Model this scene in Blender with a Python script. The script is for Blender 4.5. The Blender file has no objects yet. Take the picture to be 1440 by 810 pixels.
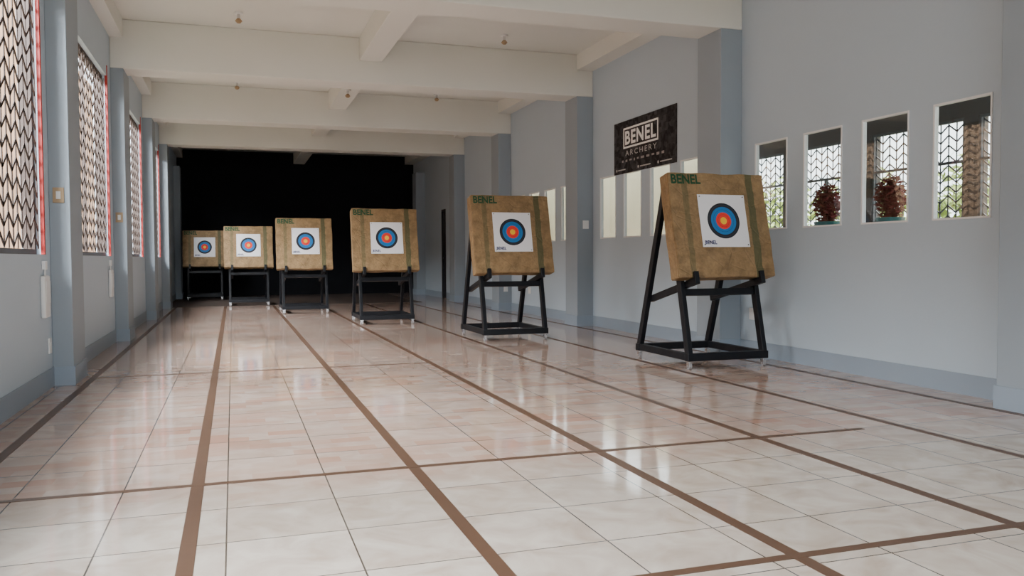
import bpy, math, random
from mathutils import Vector, Matrix, noise
random.seed(7)
C = bpy.context.scene.collection
D2R = math.pi/180

# ---------------------------------------------------------------- materials
def newmat(name):
    m = bpy.data.materials.new(name); m.use_nodes = True
    nt = m.node_tree
    return m, nt, nt.nodes['Principled BSDF']

def srgb(r, g, b):
    f = lambda c: (c/255/12.92) if c/255 <= 0.04045 else ((c/255+0.055)/1.055)**2.4
    return (f(r), f(g), f(b), 1)

def mat(name, col, rough=0.6, metal=0.0, var=0.06, scale=6.0, bump=0.0, bscale=60, spec=0.5):
    m, nt, p = newmat(name)
    p.inputs['Roughness'].default_value = rough
    p.inputs['Metallic'].default_value = metal
    p.inputs['Specular IOR Level'].default_value = spec
    tc = nt.nodes.new('ShaderNodeTexCoord')
    n = nt.nodes.new('ShaderNodeTexNoise'); n.inputs['Scale'].default_value = scale
    n.inputs['Detail'].default_value = 5
    nt.links.new(tc.outputs['Object'], n.inputs['Vector'])
    mx = nt.nodes.new('ShaderNodeMix'); mx.data_type = 'RGBA'
    mx.inputs[6].default_value = tuple(max(0, c*(1-var)) for c in col[:3])+(1,)
    mx.inputs[7].default_value = tuple(min(1, c*(1+var)) for c in col[:3])+(1,)
    nt.links.new(n.outputs['Fac'], mx.inputs[0])
    nt.links.new(mx.outputs[2], p.inputs['Base Color'])
    if bump > 0:
        n2 = nt.nodes.new('ShaderNodeTexNoise'); n2.inputs['Scale'].default_value = bscale
        nt.links.new(tc.outputs['Object'], n2.inputs['Vector'])
        b = nt.nodes.new('ShaderNodeBump'); b.inputs['Strength'].default_value = bump
        b.inputs['Distance'].default_value = 0.01
        nt.links.new(n2.outputs['Fac'], b.inputs['Height'])
        nt.links.new(b.outputs['Normal'], p.inputs['Normal'])
    return m

M_wall = mat('wall_paint', srgb(178, 193, 206), 0.7, var=0.03, scale=1.2, bump=0.08, bscale=30)
M_col = mat('column_paint', srgb(144, 155, 165), 0.65, var=0.03, scale=1.5, bump=0.05, bscale=40)
M_ceil = mat('ceiling_paint', srgb(217, 218, 213), 0.8, var=0.04, scale=0.8, bump=0.1, bscale=12)
M_base = mat('baseboard_paint', srgb(142, 156, 171), 0.5, var=0.04, scale=2)
M_black = mat('black_wall_paint', (0.006, 0.0065, 0.009, 1), 0.8, var=0.4, scale=3, spec=0.15)
M_mat = mat('dark_mat', (0.06, 0.042, 0.035, 1), 0.6, var=0.3, scale=8)
M_tape = mat('brown_tape', srgb(82, 60, 46), 0.4, var=0.12, scale=14)
M_wood = mat('black_painted_wood', (0.005, 0.006, 0.009, 1), 0.45, var=0.5, scale=9, bump=0.1, bscale=50, spec=0.25)
M_chrome = mat('chrome', (0.7, 0.7, 0.72, 1), 0.25, 1.0)
M_wheel = mat('caster_rubber', (0.3, 0.3, 0.31, 1), 0.4)
M_white = mat('white_plastic', (0.75, 0.76, 0.76, 1), 0.4)
M_beige = mat('beige_plastic', (0.36, 0.25, 0.14, 1), 0.5)
M_red = mat('red_paint', srgb(165, 32, 28), 0.5)
M_grille = mat('rusty_brown_grille', srgb(58, 44, 38), 0.6, var=0.3, scale=12)
M_grille2 = mat('grey_grille', srgb(90, 93, 98), 0.6, var=0.1)
M_frame = mat('pale_window_frame', srgb(226, 228, 230), 0.4)
M_green = mat('green_marker', srgb(4, 66, 34), 0.6, var=0.25, scale=30)
M_ink = mat('black_ink', (0.008, 0.008, 0.012, 1), 0.6)
M_navy = mat('navy_ink', srgb(12, 26, 92), 0.6)
M_wink = mat('white_ink', (0.9, 0.9, 0.88, 1), 0.6)
M_gink = mat('faint_grey_ink', (0.30, 0.27, 0.26, 1), 0.6)
M_sink = mat('pale_grey_ink', (0.5, 0.49, 0.48, 1), 0.6)
M_cream = mat('cream_wall', srgb(206, 194, 162), 0.8, var=0.2, scale=1.5)
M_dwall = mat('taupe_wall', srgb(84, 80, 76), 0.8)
M_leaf = mat('leaves', srgb(138, 158, 62), 0.6, var=0.5, scale=10)
M_pink = mat('red_flowers', srgb(136, 52, 54), 0.8, var=0.3, scale=8)
M_teal = mat('teal_pot', srgb(50, 120, 125), 0.5)
M_door = mat('dark_door', (0.02, 0.022, 0.028, 1), 0.5)
M_earth = mat('outside_ground', srgb(140, 132, 112), 0.9, var=0.3, scale=2)
M_dceil = mat('dark_brown_ceiling', srgb(80, 70, 62), 0.9)  # even dark brown, the ceiling's own colour
M_terra = mat('neighbour_render', srgb(146, 116, 92), 0.9, var=0.55, scale=0.9)

def glass_mat():
    m, nt, p = newmat('window_glass')
    out = nt.nodes['Material Output']
    tr = nt.nodes.new('ShaderNodeBsdfTransparent'); tr.inputs[0].default_value = (0.92, 0.95, 0.94, 1)
    gl = nt.nodes.new('ShaderNodeBsdfGlossy'); gl.inputs['Roughness'].default_value = 0.03
    lw_ = nt.nodes.new('ShaderNodeLayerWeight'); lw_.inputs[0].default_value = 0.5
    pw = nt.nodes.new('ShaderNodeMath'); pw.operation = 'POWER'; pw.inputs[1].default_value = 4
    nt.links.new(lw_.outputs['Facing'], pw.inputs[0])
    ma = nt.nodes.new('ShaderNodeMath'); ma.operation = 'MULTIPLY_ADD'; ma.inputs[1].default_value = 0.6; ma.inputs[2].default_value = 0.06
    nt.links.new(pw.outputs[0], ma.inputs[0])
    mx = nt.nodes.new('ShaderNodeMixShader')
    nt.links.new(ma.outputs[0], mx.inputs[0]); nt.links.new(tr.outputs[0], mx.inputs[1])
    nt.links.new(gl.outputs[0], mx.inputs[2]); nt.links.new(mx.outputs[0], out.inputs[0])
    nt.nodes.remove(p)
    return m
M_glass = glass_mat()

def floor_mat():
    m, nt, p = newmat('glossy_marble_tiles')
    N = nt.nodes.new; L = nt.links.new
    tc = N('ShaderNodeTexCoord')
    mp = N('ShaderNodeMapping'); mp.inputs['Location'].default_value = (0.038+42.5, 42.5-3.93, 0)
    L(tc.outputs['Object'], mp.inputs['Vector'])
    br = N('ShaderNodeTexBrick'); br.offset = 0; br.squash = 1
    br.inputs['Scale'].default_value = 1; br.inputs['Brick Width'].default_value = 0.425
    br.inputs['Row Height'].default_value = 0.425; br.inputs['Mortar Size'].default_value = 0.003
    br.inputs['Mortar Smooth'].default_value = 0.1; br.inputs['Bias'].default_value = 0
    br.inputs['Color1'].default_value = (0, 0, 0, 1); br.inputs['Color2'].default_value = (1, 1, 1, 1)
    br.inputs['Mortar'].default_value = (0.5, 0.5, 0.5, 1)
    L(mp.outputs[0], br.inputs['Vector'])
    vm = N('ShaderNodeVectorMath'); vm.operation = 'MULTIPLY_ADD'
    vm.inputs[1].default_value = (7, 5, 3); L(br.outputs['Color'], vm.inputs[0]); L(tc.outputs['Object'], vm.inputs[2])
    n1 = N('ShaderNodeTexNoise'); n1.inputs['Scale'].default_value = 5.0; n1.inputs['Detail'].default_value = 8
    n1.inputs['Distortion'].default_value = 0.8
    L(vm.outputs[0], n1.inputs['Vector'])
    r1 = N('ShaderNodeValToRGB')
    e = r1.color_ramp.elements
    e[0].position = 0.3; e[0].color = srgb(174, 159, 147)
    e[1].position = 0.65; e[1].color = srgb(200, 191, 182)
    L(n1.outputs['Fac'], r1.inputs[0])
    br2 = N('ShaderNodeTexBrick'); br2.offset = 0.5
    br2.inputs['Scale'].default_value = 1; br2.inputs['Brick Width'].default_value = 0.2125
    br2.inputs['Row Height'].default_value = 0.10625; br2.inputs['Mortar Size'].default_value = 0
    br2.inputs['Color1'].default_value = (0, 0, 0, 1); br2.inputs['Color2'].default_value = (1, 1, 1, 1)
    L(mp.outputs[0], br2.inputs['Vector'])
    n3 = N('ShaderNodeTexNoise'); n3.inputs['Scale'].default_value = 1.3; n3.inputs['Detail'].default_value = 3
    L(tc.outputs['Object'], n3.inputs['Vector'])
    mu = N('ShaderNodeMath'); mu.operation = 'MULTIPLY'
    L(br2.outputs['Color'], mu.inputs[0]); L(n3.outputs['Fac'], mu.inputs[1])
    rr = N('ShaderNodeMapRange'); rr.inputs[1].default_value = 0.15; rr.inputs[2].default_value = 0.6
    rr.inputs[3].default_value = 0.35; rr.inputs[4].default_value = 0.95
    L(mu.outputs[0], rr.inputs[0])
    sy = N('ShaderNodeSeparateXYZ'); L(tc.outputs['Object'], sy.inputs[0])
    ry = N('ShaderNodeMapRange'); ry.inputs[1].default_value = 3.4; ry.inputs[2].default_value = 4.0
    L(sy.outputs[1], ry.inputs[0])
    m2 = N('ShaderNodeMath'); m2.operation = 'MULTIPLY'
    L(rr.outputs[0], m2.inputs[0]); L(ry.outputs[0], m2.inputs[1])
    mx = N('ShaderNodeMix'); mx.data_type = 'RGBA'; mx.inputs[7].default_value = srgb(178, 138, 120)
    L(m2.outputs[0], mx.inputs[0]); L(r1.outputs[0], mx.inputs[6])
    mt = N('ShaderNodeMix'); mt.data_type = 'RGBA'; mt.blend_type = 'MULTIPLY'; mt.inputs[0].default_value = 1
    rt = N('ShaderNodeValToRGB'); rt.color_ramp.elements[0].color = (0.88, 0.87, 0.86, 1)
    rt.color_ramp.elements[1].color = (1, 1, 1, 1)
    L(br.outputs['Color'], rt.inputs[0]); L(mx.outputs[2], mt.inputs[6]); L(rt.outputs[0], mt.inputs[7])
    mg = N('ShaderNodeMix'); mg.data_type = 'RGBA'; mg.inputs[7].default_value = srgb(76, 68, 62)
    L(br.outputs['Fac'], mg.inputs[0]); L(mt.outputs[2], mg.inputs[6])
    L(mg.outputs[2], p.inputs['Base Color'])
    ro = N('ShaderNodeMapRange'); ro.inputs[3].default_value = 0.05; ro.inputs[4].default_value = 0.11
    L(n1.outputs['Fac'], ro.inputs[0]); L(ro.outputs[0], p.inputs['Roughness'])
    p.inputs['IOR'].default_value = 1.75
    n4 = N('ShaderNodeTexNoise'); n4.inputs['Scale'].default_value = 5
    L(tc.outputs['Object'], n4.inputs['Vector'])
    bp = N('ShaderNodeBump'); bp.inputs['Strength'].default_value = 0.04; bp.inputs['Distance'].default_value = 0.01
    L(n4.outputs['Fac'], bp.inputs['Height']); L(bp.outputs[0], p.inputs['Normal'])
    return m
M_floor = floor_mat()

def butt_mat():
    m, nt, p = newmat('brown_wrapped_foam')
    N = nt.nodes.new; L = nt.links.new
    tc = N('ShaderNodeTexCoord')
    n = N('ShaderNodeTexNoise'); n.inputs['Scale'].default_value = 9; n.inputs['Detail'].default_value = 9
    n.inputs['Roughness'].default_value = 0.75
    L(tc.outputs['Object'], n.inputs['Vector'])
    r = N('ShaderNodeValToRGB'); e = r.color_ramp.elements
    e[0].position = 0.3; e[0].color = srgb(104, 82, 52)
    e[1].position = 0.7; e[1].color = srgb(158, 128, 88)
    L(n.outputs['Fac'], r.inputs[0])
    s = N('ShaderNodeSeparateXYZ'); L(tc.outputs['Object'], s.inputs[0])
    n2 = N('ShaderNodeTexNoise'); n2.inputs['Scale'].default_value = 9
    L(tc.outputs['Object'], n2.inputs['Vector'])
    w = N('ShaderNodeMath'); w.operation = 'MULTIPLY_ADD'; w.inputs[1].default_value = 0.03
    L(n2.outputs['Fac'], w.inputs[0]); L(s.outputs[0], w.inputs[2])
    def band(c, h, k):
        a = N('ShaderNodeMath'); a.operation = 'SUBTRACT'; a.inputs[1].default_value = c+0.015
        L(w.outputs[0], a.inputs[0])
        b = N('ShaderNodeMath'); b.operation = 'ABSOLUTE'; L(a.outputs[0], b.inputs[0])
        c2 = N('ShaderNodeMath'); c2.operation = 'LESS_THAN'; c2.inputs[1].default_value = h
        L(b.outputs[0], c2.inputs[0])
        d = N('ShaderNodeMath'); d.operation = 'MULTIPLY'; d.inputs[1].default_value = k
        L(c2.outputs[0], d.inputs[0]); return d.outputs[0]
    b1 = band(-0.34, 0.028, 0.5); b2 = band(0.34, 0.036, 0.8)
    ad = N('ShaderNodeMath'); ad.operation = 'ADD'; L(b1, ad.inputs[0]); L(b2, ad.inputs[1])
    mx = N('ShaderNodeMix'); mx.data_type = 'RGBA'; mx.inputs[7].default_value = srgb(68, 74, 44)
    L(ad.outputs[0], mx.inputs[0]); L(r.outputs[0], mx.inputs[6])
    L(mx.outputs[2], p.inputs['Base Color'])
    p.inputs['Roughness'].default_value = 0.6
    # fine fibre bump plus long wrapping creases
    n3 = N('ShaderNodeTexNoise'); n3.inputs['Scale'].default_value = 24; n3.inputs['Detail'].default_value = 8
    L(tc.outputs['Object'], n3.inputs['Vector'])
    vo = N('ShaderNodeTexVoronoi'); vo.feature = 'DISTANCE_TO_EDGE'; vo.inputs['Scale'].default_value = 5
    L(tc.outputs['Object'], vo.inputs['Vector'])
    vr = N('ShaderNodeMapRange'); vr.inputs[1].default_value = 0.0; vr.inputs[2].default_value = 0.05
    L(vo.outputs['Distance'], vr.inputs[0])
    sm = N('ShaderNodeMath'); sm.operation = 'MULTIPLY_ADD'; sm.inputs[1].default_value = 0.35
    L(vr.outputs[0], sm.inputs[0]); L(n3.outputs['Fac'], sm.inputs[2])
    bp = N('ShaderNodeBump'); bp.inputs['Strength'].default_value = 0.7; bp.inputs['Distance'].default_value = 0.012
    L(sm.outputs[0], bp.inputs['Height']); L(bp.outputs[0], p.inputs['Normal'])
    return m
M_butt = butt_mat()

def face_mat():
    m, nt, p = newmat('target_face_paper')
    N = nt.nodes.new; L = nt.links.new
    tc = N('ShaderNodeTexCoord'); mp = N('ShaderNodeMapping')
    mp.inputs['Scale'].default_value = (1, 0, 1); L(tc.outputs['Object'], mp.inputs['Vector'])
    ln = N('ShaderNodeVectorMath'); ln.operation = 'LENGTH'; L(mp.outputs[0], ln.inputs[0])
    k = N('ShaderNodeMath'); k.operation = 'MULTIPLY'; k.inputs[1].default_value = 1/0.2
    L(ln.outputs['Value'], k.inputs[0])
    r = N('ShaderNodeValToRGB'); r.color_ramp.interpolation = 'CONSTANT'
    el = r.color_ramp.elements
    Y = srgb(238, 184, 36); R = srgb(222, 46, 30); B = srgb(14, 110, 175); K = srgb(14, 16, 30); W = srgb(228, 228, 232)
    stops = [(0, Y), (0.165, R), (0.28, srgb(150, 20, 20)), (0.29, R), (0.39, B), (0.51, srgb(10, 50, 90)), (0.52, B), (0.65, K), (0.73, srgb(55, 57, 66)), (0.74, K), (0.83, W)]
    el[0].position = 0; el[0].color = Y
    el[1].position = stops[1][0]; el[1].color = stops[1][1]
    for s, c in stops[2:]:
        x = el.new(s); x.color = c
    L(k.outputs[0], r.inputs[0]); L(r.outputs[0], p.inputs['Base Color'])
    p.inputs['Roughness'].default_value = 0.6
    return m
M_face = face_mat()

def banner_mat():
    m, nt, p = newmat('banner_print')
    N = nt.nodes.new; L = nt.links.new
    tc = N('ShaderNodeTexCoord')
    v = N('ShaderNodeTexVoronoi'); v.inputs['Scale'].default_value = 14; v.distance = 'CHEBYCHEV'
    L(tc.outputs['Object'], v.inputs['Vector'])
    n = N('ShaderNodeTexNoise'); n.inputs['Scale'].default_value = 18; n.inputs['Detail'].default_value = 8
    L(tc.outputs['Object'], n.inputs['Vector'])
    mx = N('ShaderNodeMix'); mx.data_type = 'RGBA'; mx.inputs[0].default_value = 0.5
    L(v.outputs['Color'], mx.inputs[6]); L(n.outputs['Color'], mx.inputs[7])
    bw = N('ShaderNodeRGBToBW'); L(mx.outputs[2], bw.inputs[0])
    r = N('ShaderNodeValToRGB'); e = r.color_ramp.elements
    e[0].position = 0.38; e[0].color = srgb(17, 17, 20)
    e[1].position = 0.78; e[1].color = srgb(78, 76, 80)
    L(bw.outputs[0], r.inputs[0]); L(r.outputs[0], p.inputs['Base Color'])
    p.inputs['Roughness'].default_value = 0.6
    p.inputs['Specular IOR Level'].default_value = 0.2
    return m
M_banner = banner_mat()

# ---------------------------------------------------------------- mesh builder
class MB:
    def __init__(s): s.v = []; s.f = []; s.mi = []; s.cur = 0
    def _add(s, vs, fs):
        o = len(s.v); s.v += [tuple(x) for x in vs]
        s.f += [tuple(i+o for i in f) for f in fs]; s.mi += [s.cur]*len(fs)
    def box(s, a, b):
        x0, y0, z0 = a; x1, y1, z1 = b
        s._add([(x0,y0,z0),(x1,y0,z0),(x1,y1,z0),(x0,y1,z0),(x0,y0,z1),(x1,y0,z1),(x1,y1,z1),(x0,y1,z1)],
               [(0,3,2,1),(4,5,6,7),(0,1,5,4),(1,2,6,5),(2,3,7,6),(3,0,4,7)])
        return s
    def beam(s, p, q, w, h, side=(1,0,0)):
        p = Vector(p); q = Vector(q); d = (q-p).normalized(); sd = Vector(side)
        sd = (sd - d*sd.dot(d)).normalized(); up = d.cross(sd)
        vs = []
        for o in (p, q):
            for a, b in ((-1,-1),(1,-1),(1,1),(-1,1)):
                vs.append(o + sd*(a*w/2) + up*(b*h/2))
        s._add(vs, [(0,3,2,1),(4,5,6,7),(0,1,5,4),(1,2,6,5),(2,3,7,6),(3,0,4,7)])
        return s
    def cyl(s, p, q, r, n=16, r2=None):
        p = Vector(p); q = Vector(q); d = (q-p).normalized()
        a = d.orthogonal().normalized(); b = d.cross(a); r2 = r if r2 is None else r2
        vs = []
        for o, rr in ((p, r), (q, r2)):
            for i in range(n):
                t = 2*math.pi*i/n; vs.append(o + a*(rr*math.cos(t)) + b*(rr*math.sin(t)))
        fs = [(i, (i+1) % n, n+(i+1) % n, n+i) for i in range(n)]
        fs += [tuple(range(n-1, -1, -1)), tuple(range(n, 2*n))]
        s._add(vs, fs); return s
    def build(s, name, mat, parent=None, bevel=0, loc=None, smooth=False):
        me = bpy.data.meshes.new(name); me.from_pydata(s.v, [], s.f)
        mats = mat if isinstance(mat, (list, tuple)) else [mat]
        for m in mats: me.materials.append(m)
        for p, i in zip(me.polygons, s.mi): p.material_index = i; p.use_smooth = smooth
        me.update()
        o = bpy.data.objects.new(name, me); C.objects.link(o)
        if parent: o.parent = parent
        if loc: o.location = loc
        if bevel:
            b = o.modifiers.new('bevel', 'BEVEL'); b.width = bevel; b.segments = 2; b.limit_method = 'ANGLE'
        return o

def struct(o, label, cat='structure'):
    o['kind'] = 'structure'; o['label'] = label; o['category'] = cat; return o
def thing(o, label, cat, group=None):
    o['label'] = label; o['category'] = cat
    if group: o['group'] = group
    return o
def empty(name, loc):
    e = bpy.data.objects.new(name, None); e.location = loc; e.empty_display_size = 0.1
    C.objects.link(e); return e

def text(name, s, w, h, m, parent, loc, rot=(math.pi/2, 0, 0), bold=0.0, spacing=1.0):
    cu = bpy.data.curves.new('t', 'FONT'); cu.body = s; cu.offset = bold; cu.space_character = spacing
    cu.resolution_u = 3
    to = bpy.data.objects.new('t', cu); C.objects.link(to)
    bpy.context.view_layer.update()
    me = bpy.data.meshes.new_from_object(to.evaluated_get(bpy.context.evaluated_depsgraph_get()))
    bpy.data.objects.remove(to)
    xs = [v.co.x for v in me.vertices]; ys = [v.co.y for v in me.vertices]
    cx, cy = (min(xs)+max(xs))/2, (min(ys)+max(ys))/2
    kx = w/(max(xs)-min(xs)); ky = h/(max(ys)-min(ys))
    for v in me.vertices: v.co = ((v.co.x-cx)*kx, (v.co.y-cy)*ky, 0)
    me.materials.clear(); me.materials.append(m)
    o = bpy.data.objects.new(name, me); C.objects.link(o); o.parent = parent
    o.location = loc; o.rotation_euler = rot
    return o

# ---------------------------------------------------------------- room
XL, XR, XRc, XLc = -1.37, 4.97, 4.72, -1.22
TW = 0.045
Y0, Y1, ZC = -4.0, 23.8, 3.9
struct(MB().box((XL-0.15, Y0, -0.1), (XR+TW, Y1+0.1, 0)).build('floor', M_floor), 'glossy marbled beige ceramic tile floor', 'floor')
struct(MB().box((XL-0.15, Y0, ZC), (XR+0.13, Y1+0.1, ZC+0.12)).build('ceiling', M_ceil), 'cream painted concrete ceiling', 'ceiling')
struct(MB().box((XL-0.15, Y1, 0), (XR+0.13, Y1+0.15, ZC)).build('wall_back', M_black), 'matte black painted end wall', 'wall')
thing(MB().box((XL+0.02, 18.55, 0), (4.05, Y1-0.01, 0.004)).build('floor_mat', M_mat), 'dark brown floor mat before the black wall', 'mat')

def wall_holes(name, x0, x1, y0, y1, z0, z1, holes, m):
    ys = sorted({y0, y1, *[h[0] for h in holes], *[h[1] for h in holes]})
    b = MB()
    for a, c in zip(ys, ys[1:]):
        mid = (a+c)/2
        hs = sorted([(h[2], h[3]) for h in holes if h[0] < mid < h[1]])
        z = z0
        for h in hs:
            if h[0] > z: b.box((x0, a, z), (x1, c, h[0]))
            z = h[1]
        b.box((x0, a, z), (x1, c, z1))
    return b.build(name, m)

colY = [0.0, 3.70, 7.42, 11.15, 14.9, 18.2, 22.3]
colW = 0.45
rw = []
for base in (4.43, 8.14, 11.88, 15.2):
    for i in range(4):
        if base > 15 and i == 3: continue
        rw.append((base+0.747*i, base+0.747*i+0.51, 1.26, 2.12))
struct(wall_holes('wall_right', XR, XR+TW, Y0, Y1, 0, ZC, rw+[(20.0, 20.4, 0.0, 2.2)], M_wall), 'pale blue-grey painted wall with small windows', 'wall')
lw = [(0.6, 3.6), (4.25, 7.2), (8.05, 10.85), (11.75, 14.6), (15.5, 18.0), (19.2, 20.4)]  # last short opening is added to brighten the farthest target
ZW0, ZW1 = 1.04, 3.15
struct(wall_holes('wall_left', XL-0.15, XL, Y0, Y1, 0, ZC, [(a, b, ZW0, ZW1) for a, b in lw], M_wall), 'pale blue-grey painted wall with grilled windows', 'wall')

tn = 1
for i, y in enumerate(colY):
    zb = 3.31
    struct(MB().box((XRc, y, 0), (XR, y+colW, zb)).build('trim_%d' % tn, M_col, bevel=0.006), 'grey painted concrete column', 'column'); tn += 1
    struct(MB().box((XL, y, 0), (XLc, y+0.55, zb)).build('trim_%d' % tn, M_col, bevel=0.006), 'grey painted concrete column', 'column'); tn += 1
    if i < 6:
        struct(MB().box((XL, y, zb), (XR, y+colW, ZC)).build('trim_%d' % tn, M_ceil, bevel=0.01), 'cream painted concrete cross beam', 'beam'); tn += 1
for a, b in zip([Y0]+[c+colW for c in colY[:6]], colY[:6]+[Y1]):
    struct(MB().box((1.62, a, 3.6), (1.92, b, ZC)).build('trim_%d' % tn, M_ceil, bevel=0.008), 'cream ceiling beam along the hall', 'beam'); tn += 1
    struct(MB().box((XRc, a, 3.68), (XR, b, ZC)).build('trim_%d' % tn, M_ceil), 'cream edge beam above wall', 'beam'); tn += 1
    struct(MB().box((XL, a, 3.68), (XLc, b, ZC)).build('trim_%d' % tn, M_ceil), 'cream edge beam above wall', 'beam'); tn += 1

def baseboard(name, xw, xc, sgn, w, skip=None):
    b = MB(); t = 0.012; h = 0.15
    cur = Y0
    for y in colY:
        segs = [(cur, y)]
        if skip and cur < skip[0] < y: segs = [(cur, skip[0]), (skip[1], y)]
        for a, c in segs:
            b.box((min(xw, xw+sgn*t), a, 0), (max(xw, xw+sgn*t), c, h))
        x2 = xc+sgn*t
        b.box((min(xw, x2), y-t, 0), (max(xw, x2), y, h))
        b.box((min(xw, x2), y+w, 0), (max(xw, x2), y+w+t, h))
        b.box((min(xc, x2), y, 0), (max(xc, x2), y+w, h))
        cur = y+w
    b.box((min(xw, xw+sgn*t), cur, 0), (max(xw, xw+sgn*t), Y1, h))
    return struct(b.build(name, M_base), 'blue-grey painted baseboard', 'baseboard')
baseboard('baseboard_right', XR, XRc, -1, colW, (19.95, 20.45))
baseboard('baseboard_left', XL, XLc, 1, 0.55)

# ---------------------------------------------------------------- windows
wn = 1
for (a, b, z0, z1) in rw:
    f = MB(); t = 0.014; xa, xb = XR-0.008, XR+0.03
    f.box((xa, a, z0), (xb, a+t, z1)).box((xa, b-t, z0), (xb, b, z1)).box((xa, a+t, z0), (xb, b-t, z0+t)).box((xa, a+t, z1-t), (xb, b-t, z1))
    w = struct(f.build('window_%d' % wn, M_frame), 'small pale-framed window in the blue-grey wall', 'window'); wn += 1
    MB().box((XR+0.006, a+t, z0+t), (XR+0.010, b-t, z1-t)).build('glass_pane', M_glass, parent=w)

def grille(y0, y1, z0, z1, x, s, m, parent, bw=0.012, d=0.006):
    g = MB(); n = max(2, round((y1-y0)/s)); st = (y1-y0)/n
    for i in range(n+1):
        y = y0+st*i; g.box((x-d/2, y-bw/2, z0), (x+d/2, y+bw/2, z1))
    k = int((z1-z0)/s)
    for i in range(n):
        ya = y0+st*i; yb = ya+st; sg = 1 if i % 2 else -1
        for j in range(k):
            zc = z0+(j+0.5)*(z1-z0)/k
            g.beam((x, ya, zc-sg*st*0.38), (x, yb, zc+sg*st*0.38), d, bw*1.1)
    return g.build('window_grille', m, parent=parent)

for (a, b) in lw:
    f = MB(); t = 0.04; xa, xb = XL-0.13, XL-0.05
    f.box((xa, a, ZW0), (xb, a+t, ZW1)).box((xa, b-t, ZW0), (xb, b, ZW1)).box((xa, a+t, ZW0), (xb, b-t, ZW0+t)).box((xa, a+t, ZW1-t), (xb, b-t, ZW1))
    for q in (1, 2):
        yy = a+(b-a)*q/3; f.box((xa, yy-t/2, ZW0+t), (xa+0.03, yy+t/2, ZW1-t))
    w = struct(f.build('window_%d' % wn, M_grille), 'tall window with rusty brown herringbone grille', 'window'); wn += 1
    grille(a+t, b-t, ZW0+t, ZW1-t, XL-0.03, 0.125, M_grille, w, 0.021)
    p = MB().box((XL-0.02, b-0.01, ZW0), (XL+0.008, b+0.022, ZW1+0.12))
    thing(p.build('red_trim_strip', M_red, bevel=0.003), 'thin red painted strip along the grilled window edge', 'window trim', 'red strips beside windows')

dr = struct(MB().box((XR-0.01, 20.0, 0), (XR+0.1, 20.04, 2.2)).box((XR-0.01, 20.36, 0), (XR+0.1, 20.4, 2.2)).box((XR-0.01, 20.04, 2.15), (XR+0.1, 20.36, 2.2)).build('door_1', M_door), 'dark framed narrow door', 'door')
MB().box((XR+0.03, 20.04, 0.01), (XR+0.07, 20.36, 2.15)).build('door_panel', M_door, parent=dr)
MB().cyl((XR+0.03, 20.08, 1.0), (XR-0.03, 20.08, 1.0), 0.012).cyl((XR-0.03, 20.08, 1.0), (XR-0.03, 20.18, 1.0), 0.01).build('door_handle', M_chrome, parent=dr)

# ---------------------------------------------------------------- tape lines
for i in range(7):
    x = -1.13+0.9665*i
    thing(MB().box((x-0.027, 0.2, 0), (x+0.027, 18.5, 0.0015)).build('floor_tape', M_tape), 'brown tape strip marking a shooting lane', 'tape', 'brown tape lines on the floor')
for y, xa, xb in ((2.31, 1.0, 4.66), (3.91, -1.1, 3.44), (7.78, -1.1, 1.75)):
    thing(MB().box((xa, y-0.02, 0.0003), (xb, y+0.02, 0.0021)).build('floor_tape', M_tape), 'brown tape strip across the lanes', 'tape', 'brown tape lines on the floor')

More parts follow.
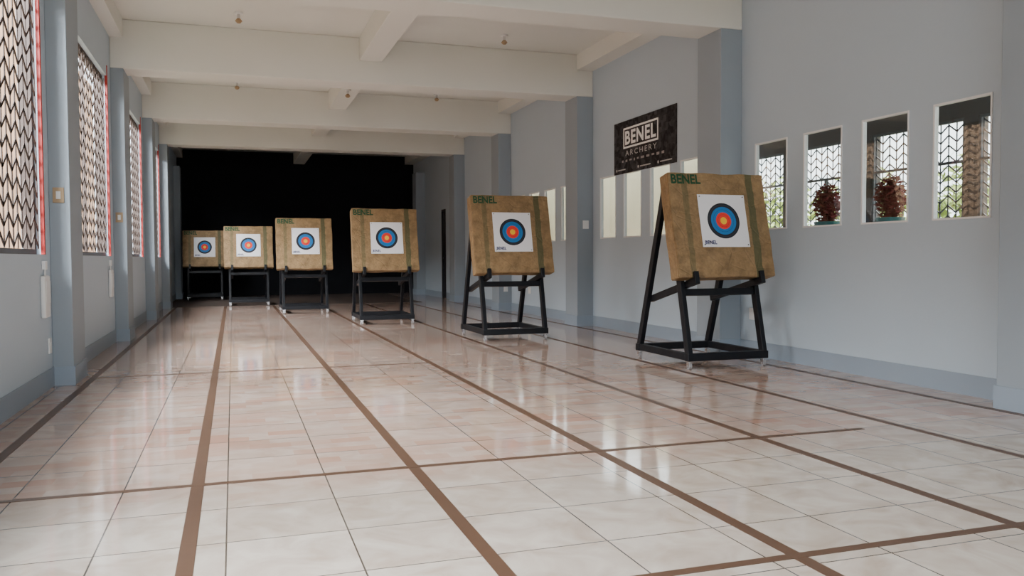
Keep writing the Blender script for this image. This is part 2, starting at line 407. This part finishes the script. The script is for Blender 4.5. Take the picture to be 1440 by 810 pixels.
# ---------------------------------------------------------------- target stands
LX = 0.385; FY = -0.475; RY = 0.475
tau = 13.3*D2R
a_ = Vector((0, -math.cos(tau), math.sin(tau))); u_ = Vector((0, math.sin(tau), math.cos(tau)))
P0 = Vector((0, FY+math.tan(tau)*0.66, 0.74))
def make_stand():
    e = empty('target_stand', (0, 0, 0))
    for sx in (-1, 1):
        x = sx*LX
        MB().beam((x, FY, 0.1), Vector((x, FY, 0.1))+u_*1.60, 0.045, 0.07).build('leg', M_wood, e, 0.004)
        top = Vector((x, FY, 0.1))+u_*1.60
        MB().beam((x, RY, 0.1), (x, top.y+0.075, top.z-0.03), 0.045, 0.07).build('leg', M_wood, e, 0.004)
        xa = sx*(LX-0.047)
        c = Vector((xa, P0.y, P0.z))
        m = MB().beam(c+a_*0.222, c-a_*0.66, 0.045, 0.06)
        m.beam(c+a_*0.207+u_*0.02, c+a_*0.207+u_*0.085, 0.045, 0.03)
        m.build('support_arm', M_wood, e, 0.004)
        MB().box((x-0.0225, FY+0.036, 0.075), (x+0.0225, RY-0.036, 0.14)).build('base_rail', M_wood, e, 0.004)
    MB().box((-LX-0.03, FY-0.035, 0.072), (LX+0.03, FY+0.035, 0.14)).build('base_rail', M_wood, e, 0.004)
    MB().box((-LX-0.03, RY-0.035, 0.072), (LX+0.03, RY+0.035, 0.14)).build('base_rail', M_wood, e, 0.004)
    c = Vector((0, P0.y, P0.z))
    MB().beam(c+Vector((-LX+0.0225, 0, 0))-u_*0.065, c+Vector((LX-0.0225, 0, 0))-u_*0.065, 0.06, 0.045, side=u_).build('crossbar', M_wood, e, 0.004)
    MB().beam((-LX, FY+math.tan(tau)*1.58+0.05, 1.58), (LX, FY+math.tan(tau)*1.58+0.05, 1.58), 0.06, 0.04, side=(0, 0, 1)).build('crossbar', M_wood, e, 0.004)
    for x in (-LX, LX):
        for y in (FY, RY):
            k = MB().box((x-0.028, y-0.028, 0.066), (x+0.028, y+0.028, 0.072)).cyl((x, y, 0.055), (x, y, 0.068), 0.012)
            k.box((x-0.019, y-0.018, 0.018), (x-0.015, y+0.018, 0.058)).box((x+0.015, y-0.018, 0.018), (x+0.019, y+0.018, 0.058)).box((x-0.019, y-0.018, 0.053), (x+0.019, y+0.018, 0.058))
            ca = k.build('caster', M_chrome, e)
            ca['label'] = 'small chrome swivel caster'
            w = MB().cyl((x-0.013, y, 0.0285), (x+0.013, y, 0.0285), 0.0275, 20).cyl((x-0.022, y, 0.0285), (x+0.022, y, 0.0285), 0.006, 10)
            w.build('wheel', M_wheel, ca, smooth=False)
    return e

import bmesh
def butt_mesh(seed, W=1.0, T=0.15, H=0.97):
    bm = bmesh.new(); bmesh.ops.create_cube(bm, size=1)
    bmesh.ops.scale(bm, vec=(W, T, H), verts=bm.verts)
    bmesh.ops.bevel(bm, geom=bm.edges[:], offset=0.007, segments=2, affect='EDGES')
    long = [e for e in bm.edges if e.calc_length() > 0.5]
    bmesh.ops.subdivide_edges(bm, edges=long, cuts=15, use_grid_fill=True)
    for v in bm.verts:
        c = v.co
        q = Vector((c.x*6+seed*7, c.y*5, c.z*6))
        n = noise.noise_vector(q)
        edge = max(abs(c.x)/(W/2), abs(c.z)/(H/2))
        k = 0.009 if edge > 0.9 else 0.002
        v.co += Vector((n.x*k, n.y*0.0015, n.z*k))
    me = bpy.data.meshes.new('foam_butt'); bm.to_mesh(me); bm.free()
    for p in me.polygons: p.use_smooth = False
    me.materials.append(M_butt)
    return me

def make_butt(seed, face_off, label, H):
    o = bpy.data.objects.new('archery_butt', butt_mesh(seed, H=H)); C.objects.link(o)
    g = MB(); n = 12; s = 0.49
    for j in range(n+1):
        for i in range(n+1):
            x = (i/n-0.5)*s; z = (j/n-0.5)*s
            w = 0.0015*noise.noise(Vector((x*6+seed, z*6, 1))) + (0.006*max(0, abs(x)+abs(z)-0.40))
            g.v.append((x, -w-0.001, z))
    for j in range(n):
        for i in range(n):
            k = j*(n+1)+i; g.f.append((k, k+1, k+n+2, k+n+1)); g.mi.append(0)
    f = g.build('target_face', M_face, o, loc=(face_off[0], -0.0800, face_off[1]), smooth=True)
    f['label'] = 'white paper target face with coloured rings'
    text('printed_mark', 'BENEL', 0.12, 0.036, M_navy, f, (-0.16, -0.006, -0.203), bold=0.035, spacing=1.15)
    for sx in (-1, 1):
        for sz in (-1, 1):
            MB().cyl((sx*0.225, -0.003, sz*0.225), (sx*0.225, -0.010, sz*0.225), 0.005, 10).build('pin', M_ink, f)
    text('lettering', 'BENEL', 0.30, 0.09, M_green, o, (-0.32, -0.0795, H/2-0.062), bold=0.03)
    thing(o, label, 'archery target', 'foam archery butts')
    return o

stand0 = make_stand()
lab = 'black wooden easel stand on chrome casters'
pos = [(4.21, 6.975, 0.0), (3.225, 10.02, 0.6), (2.205, 13.03, -0.5), (1.245, 16.1, 0.4), (0.32, 19.05, 0.0), (-0.65, 22.05, 0.3)]
offs = [(0.02, 0.035), (0.0, 0.02), (0.02, 0.02), (0.02, 0.04), (0.0, 0.03), (0.0, 0.03)]
hts = [0.97, 0.97, 0.965, 0.95, 0.90, 0.90]
names = ['brown foam butt with green lettering and paper target, beside wall',
         'brown foam butt with paper target on black wheeled stand',
         'brown foam butt with rounded worn edges and paper target',
         'brown foam butt with green tape bands and paper target',
         'brown foam butt with paper target near the black wall',
         'brown foam butt with paper target against the black wall']
def copy_tree(o, parent):
    c = o.copy(); C.objects.link(c)
    if parent: c.parent = parent
    for ch in list(o.children): copy_tree(ch, c)
    return c
for i, (x, y, r) in enumerate(pos):
    s = stand0 if i == 0 else copy_tree(stand0, None)
    z = 0.004 if i >= 4 else 0.0
    s.location = (x, y, z); s.rotation_euler = (0, 0, r*D2R)
    thing(s, lab, 'target stand', 'wheeled target stands')
    b = make_butt(i+1, offs[i], names[i], hts[i])
    BC = P0 + a_*(0.037+0.077) + u_*(0.034+hts[i]/2)
    m = Matrix.Translation((x, y, z)) @ Matrix.Rotation(r*D2R, 4, 'Z') @ Matrix.Translation(BC) @ Matrix.Rotation(-tau, 4, 'X')
    b.matrix_world = m

# ---------------------------------------------------------------- banner
bn = MB().box((-0.845, -0.006, -0.345), (0.845, 0.0, 0.345)).build('banner', M_banner)
bn.location = (XR-0.004, 9.575, 2.455); bn.rotation_euler = (0, 0, -math.pi/2)
thing(bn, 'dark printed vinyl banner with white lettering on wall', 'banner')
lb = MB(); x0, x1, z0, z1, t = -0.56, 0.40, -0.02, 0.25, 0.024
lb.box((x0, -0.009, z0), (x0+t, -0.0065, z1)).box((x1-t, -0.009, z0), (x1, -0.0065, z1)).box((x0+t, -0.009, z0), (x1-t, -0.0065, z0+t)).box((x0+t, -0.009, z1-t), (x1-t, -0.0065, z1))
lb.build('logo_box_outline', M_wink, bn)
text('lettering', 'BENEL', 0.85, 0.18, M_wink, bn, (-0.08, -0.0095, 0.115), bold=0.032, spacing=1.12)
text('lettering', 'ARCHERY', 0.86, 0.07, M_sink, bn, (-0.07, -0.008, -0.085), spacing=1.4)
random.seed(3)
x = -0.60
while x < 0.55:
    w = random.uniform(0.03, 0.09)
    MB().box((x, -0.008, -0.19-random.uniform(0, 0.015)), (x+w, -0.0065, -0.17)).build('small_logo', M_gink, bn); x += w+0.06
for xa, xb in ((-0.72, -0.5), (-0.08, 0.2), (0.45, 0.74)):
    MB().box((xa, -0.008, -0.300), (xb, -0.0065, -0.286)).build('small_print_line', M_sink, bn)
for x in (-0.76, -0.13, 0.4): MB().cyl((x, -0.0085, -0.293), (x, -0.0065, -0.293), 0.018, 16).build('round_icon', M_sink, bn)

# ---------------------------------------------------------------- small fittings
def lampholder(x, y, z):
    e = empty('ceiling_lampholder', (x, y, z))
    MB().cyl((0, 0, 0), (0, 0, -0.02), 0.05, 20).build('base_plate', M_white, e)
    MB().cyl((0, 0, -0.02), (0, 0, -0.07), 0.018, 16).build('stem', M_chrome, e)
    MB().cyl((0, 0, -0.07), (0, 0, -0.1), 0.018, 16, 0.042).cyl((0, 0, -0.1), (0, 0, -0.125), 0.042, 16, 0.02).build('bulb', M_beige, e)
    thing(e, 'small round lampholder fixed to the cream ceiling', 'ceiling light', 'ceiling lampholders')
for p in ((0.11, 10.45, ZC), (3.40, 10.45, ZC), (0.11, 14.5, ZC), (3.47, 14.55, ZC), (1.72, 13.1, 3.6)): lampholder(*p)

def plate(name, x, y, z, w, h, sgn, axis, m, label, cat):
    t = 0.012
    if axis == 'x':
        o = MB().box((0, -w/2, -h/2), (sgn*t, w/2, h/2)) if sgn > 0 else MB().box((-t, -w/2, -h/2), (0, w/2, h/2))
        k = MB().box((min(sgn*t, sgn*(t+.004)), -w/5, -h/4), (max(sgn*t, sgn*(t+.004)), w/5, h/4))
    else:
        o = MB().box((-w/2, -t, -h/2), (w/2, 0, h/2)); k = MB().box((-w/5, -t-.004, -h/4), (w/5, -t, h/4))
    ob = o.build(name, m, bevel=0.002, loc=(x, y, z)); k.build('rocker', M_white, ob)
    thing(ob, label, cat)
plate('wall_switch', -1.30, 7.42, 1.51, 0.08, 0.12, 1, 'y', M_beige, 'beige light switch plate on grey column', 'switch')
plate('wall_switch', -1.30, 11.15, 1.51, 0.08, 0.12, 1, 'y', M_beige, 'beige light switch plate on grey column', 'switch')
plate('power_outlet', XL, 7.3, 0.33, 0.08, 0.12, 1, 'x', M_white, 'white power outlet low on wall', 'outlet')
plate('wall_switch', 4.85, 11.15, 1.47, 0.09, 0.12, 1, 'y', M_white, 'white switch plate on grey column', 'switch')
plate('power_outlet', XR, 7.2, 0.42, 0.12, 0.12, -1, 'x', M_white, 'white power outlet behind target stand', 'outlet')
plate('power_outlet', XR, 13.9, 0.42, 0.12, 0.12, -1, 'x', M_white, 'white power outlet low on wall', 'outlet')
plate('power_outlet', 4.85, 14.9, 0.42, 0.08, 0.12, 1, 'y', M_white, 'white power outlet on grey column', 'outlet')
for y in (7.12, 10.72):
    e = empty('emergency_lamp_box', (XL, y, 0.72))
    MB().box((0, -0.09, -0.16), (0.035, 0.09, 0.16)).build('housing', M_white, e, 0.012)
    MB().box((0.035, -0.07, -0.05), (0.040, 0.07, 0.12)).build('cover', M_frame, e, 0.002)
    MB().cyl((0.012, 0.03, 0.155), (0.012, 0.03, 0.21), 0.005).build('cable', M_white, e)
    MB().box((0, -0.02, 0.205), (0.025, 0.06, 0.27)).build('junction_box', M_frame, e, 0.003)
    thing(e, 'white wall box with cable under grilled window', 'electrical box', 'white wall boxes')

# ---------------------------------------------------------------- neighbouring room and outside
XF = 8.2
nwin = [(6.2, 7.5, 0.5, 2.62), (7.7, 9.2, 0.5, 2.62), (9.4, 10.9, 0.5, 2.62), (11.1, 12.4, 0.5, 2.62)]
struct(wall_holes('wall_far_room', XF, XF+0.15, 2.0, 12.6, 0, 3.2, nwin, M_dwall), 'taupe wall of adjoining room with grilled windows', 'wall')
struct(MB().box((XF, 12.6, 0), (XF+0.15, Y1, 3.2)).build('wall_far_unroofed', M_cream), 'cream wall of adjoining room, left unroofed for sky light', 'wall')  # ceiling left off along here so sky light reaches this wall
struct(MB().box((XR+TW, 2.0, -0.1), (XF+0.15, Y1, 0)).build('floor_2', M_floor), 'tile floor of adjoining room', 'floor')
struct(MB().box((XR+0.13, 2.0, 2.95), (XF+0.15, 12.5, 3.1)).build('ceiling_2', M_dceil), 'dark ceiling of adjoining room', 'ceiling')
struct(MB().box((XR+TW, 12.5, 2.95), (XR+1.3, Y1, 3.1)).build('sun_slab', M_dceil), 'dark eave added over the windows to block the sun', 'sunshield')  # unseen slab, added to stop sun entering the right windows
struct(MB().box((XR+0.13, Y1, 0), (XF+0.15, Y1+0.15, 3.2)).build('wall_far_room_end', M_cream), 'cream end wall of adjoining room', 'wall')
for (a, b, z0, z1) in nwin:
    f = MB(); t = 0.03; xa, xb = XF+0.01, XF+0.06
    f.box((xa, a, z0), (xb, a+t, z1)).box((xa, b-t, z0), (xb, b, z1)).box((xa, a+t, z0), (xb, b-t, z0+t)).box((xa, a+t, z1-t), (xb, b-t, z1))
    f.box((xa, a+t, 2.1), (xb, b-t, 2.13)).box((xa, (a+b)/2-0.015, z0+t), (xb, (a+b)/2+0.015, 2.1))
    w = struct(f.build('window_%d' % wn, M_grille2), 'window with grey chevron grille in adjoining room', 'window'); wn += 1
    grille(a+t, b-t, z0+t, z1-t, XF+0.05, 0.12, M_grille2, w, 0.016)
struct(MB().box((-40, -20, -0.3), (60, 60, -0.15)).build('ground', M_earth), 'dry ground outside the building', 'ground')
struct(MB().box((-5.6, -4, -0.15), (-5.0, 48, 7.6)).build('wall_neighbour', M_terra), 'warm brown rendered wall of neighbouring building', 'wall')
def bush(name, loc, r, m, seed, n=260, leaf=0.12):
    random.seed(seed); g = MB()
    for i in range(n):
        d = Vector((random.gauss(0, 1), random.gauss(0, 1), random.gauss(0, 1))).normalized()*random.uniform(0.3, 1)
        c = Vector((d.x*r[0], d.y*r[1], d.z*r[2]))
        t = Vector((random.gauss(0, 1), random.gauss(0, 1), random.gauss(0, 1))).normalized()
        s = t.orthogonal().normalized()*leaf*0.35
        t = t*leaf
        g._add([c-t, c+s, c+t, c-s], [(0, 1, 2, 3)])
    o = g.build(name, m, loc=loc); return o
for i, (x, y) in enumerate(((10.1, 9.4), (10.2, 11.6), (10.1, 13.8), (10.3, 16.0))):
    b = bush('shrub', (x, y, 1.2), (0.9, 1.02, 1.35), M_leaf, i, 1300, 0.13)
    b['kind'] = 'stuff'
    thing(b, 'leafy yellow-green shrub outside grilled window', 'shrub', 'shrubs outside')
for y, x in ((8.15, 7.55), (9.35, 7.6)):
    e = empty('potted_flowers', (x, y, 1.3))
    MB().cyl((0, 0, 0), (0, 0, 0.16), 0.12, 20, 0.17).build('pot', M_teal, e)
    f = bush('flowers', (0, 0, 0.40), (0.18, 0.18, 0.28), M_pink, 5, 1500, 0.045); f.parent = e; f['kind'] = 'stuff'
    thing(e, 'dull red flowers in teal pot on dark cabinet', 'potted plant', 'red potted flowers')
cb = empty('cabinet', (7.6, 8.75, 0))
MB().box((-0.25, -1.0, 0.05), (0.25, 1.0, 1.3)).build('body', M_grille, cb, 0.01)
for k in (-0.5, 0.5):
    dd = MB().box((-0.27, k-0.48, 0.1), (-0.25, k+0.48, 1.25)).build('cabinet_door', M_grille, cb)
    MB().box((-0.285, k*0.2-0.02, 0.65), (-0.27, k*0.2+0.02, 0.8)).build('handle', M_chrome, dd)
MB().box((-0.22, -0.95, 0), (0.22, 0.95, 0.05)).build('plinth', M_ink, cb)
thing(cb, 'dark brown low cabinet in the adjoining room', 'cabinet')

# ---------------------------------------------------------------- lights
w = bpy.data.worlds.new('World'); bpy.context.scene.world = w; w.use_nodes = True
bg = w.node_tree.nodes['Background']
bg.inputs[0].default_value = (0.92, 0.965, 1.0, 1); bg.inputs[1].default_value = 5.3
for i, (a, b) in enumerate(lw):
    l = bpy.data.lights.new('daylight', 'AREA'); l.shape = 'RECTANGLE'; l.size = b-a; l.size_y = 2.0
    l.energy = 2100 if i < 4 else 900; l.color = (0.93, 0.98, 1.0)
    o = bpy.data.objects.new('daylight', l)
    y = (a+b)/2-1.2
    n = Vector((0.84, 0.46, -0.28))
    o.rotation_euler = n.to_track_quat('-Z', 'Y').to_euler(); o.location = (XL-2.7, y, 5.0)
    C.objects.link(o)
sl = bpy.data.lights.new('sun', 'SUN'); sl.energy = 20; sl.angle = 0.02; sl.color = (1.0, 0.95, 0.86)
so = bpy.data.objects.new('sun', sl); so.rotation_euler = (0, 30*D2R, 0); so.location = (10, 5, 12); C.objects.link(so)

# ---------------------------------------------------------------- camera
cam = bpy.data.cameras.new('camera'); co = bpy.data.objects.new('camera', cam); C.objects.link(co)
cam.sensor_width = 36; cam.lens = 36*1174/1440; cam.clip_end = 200
yaw = -math.atan(392/1174); pitch = math.atan(42.9/1174)
R = Matrix.Rotation(yaw, 4, 'Z') @ Matrix.Rotation(math.pi/2-pitch, 4, 'X') @ Matrix.Rotation(-0.0049, 4, 'Z')
co.matrix_world = Matrix.Translation((0, 0, 1.0)) @ R
bpy.context.scene.camera = co
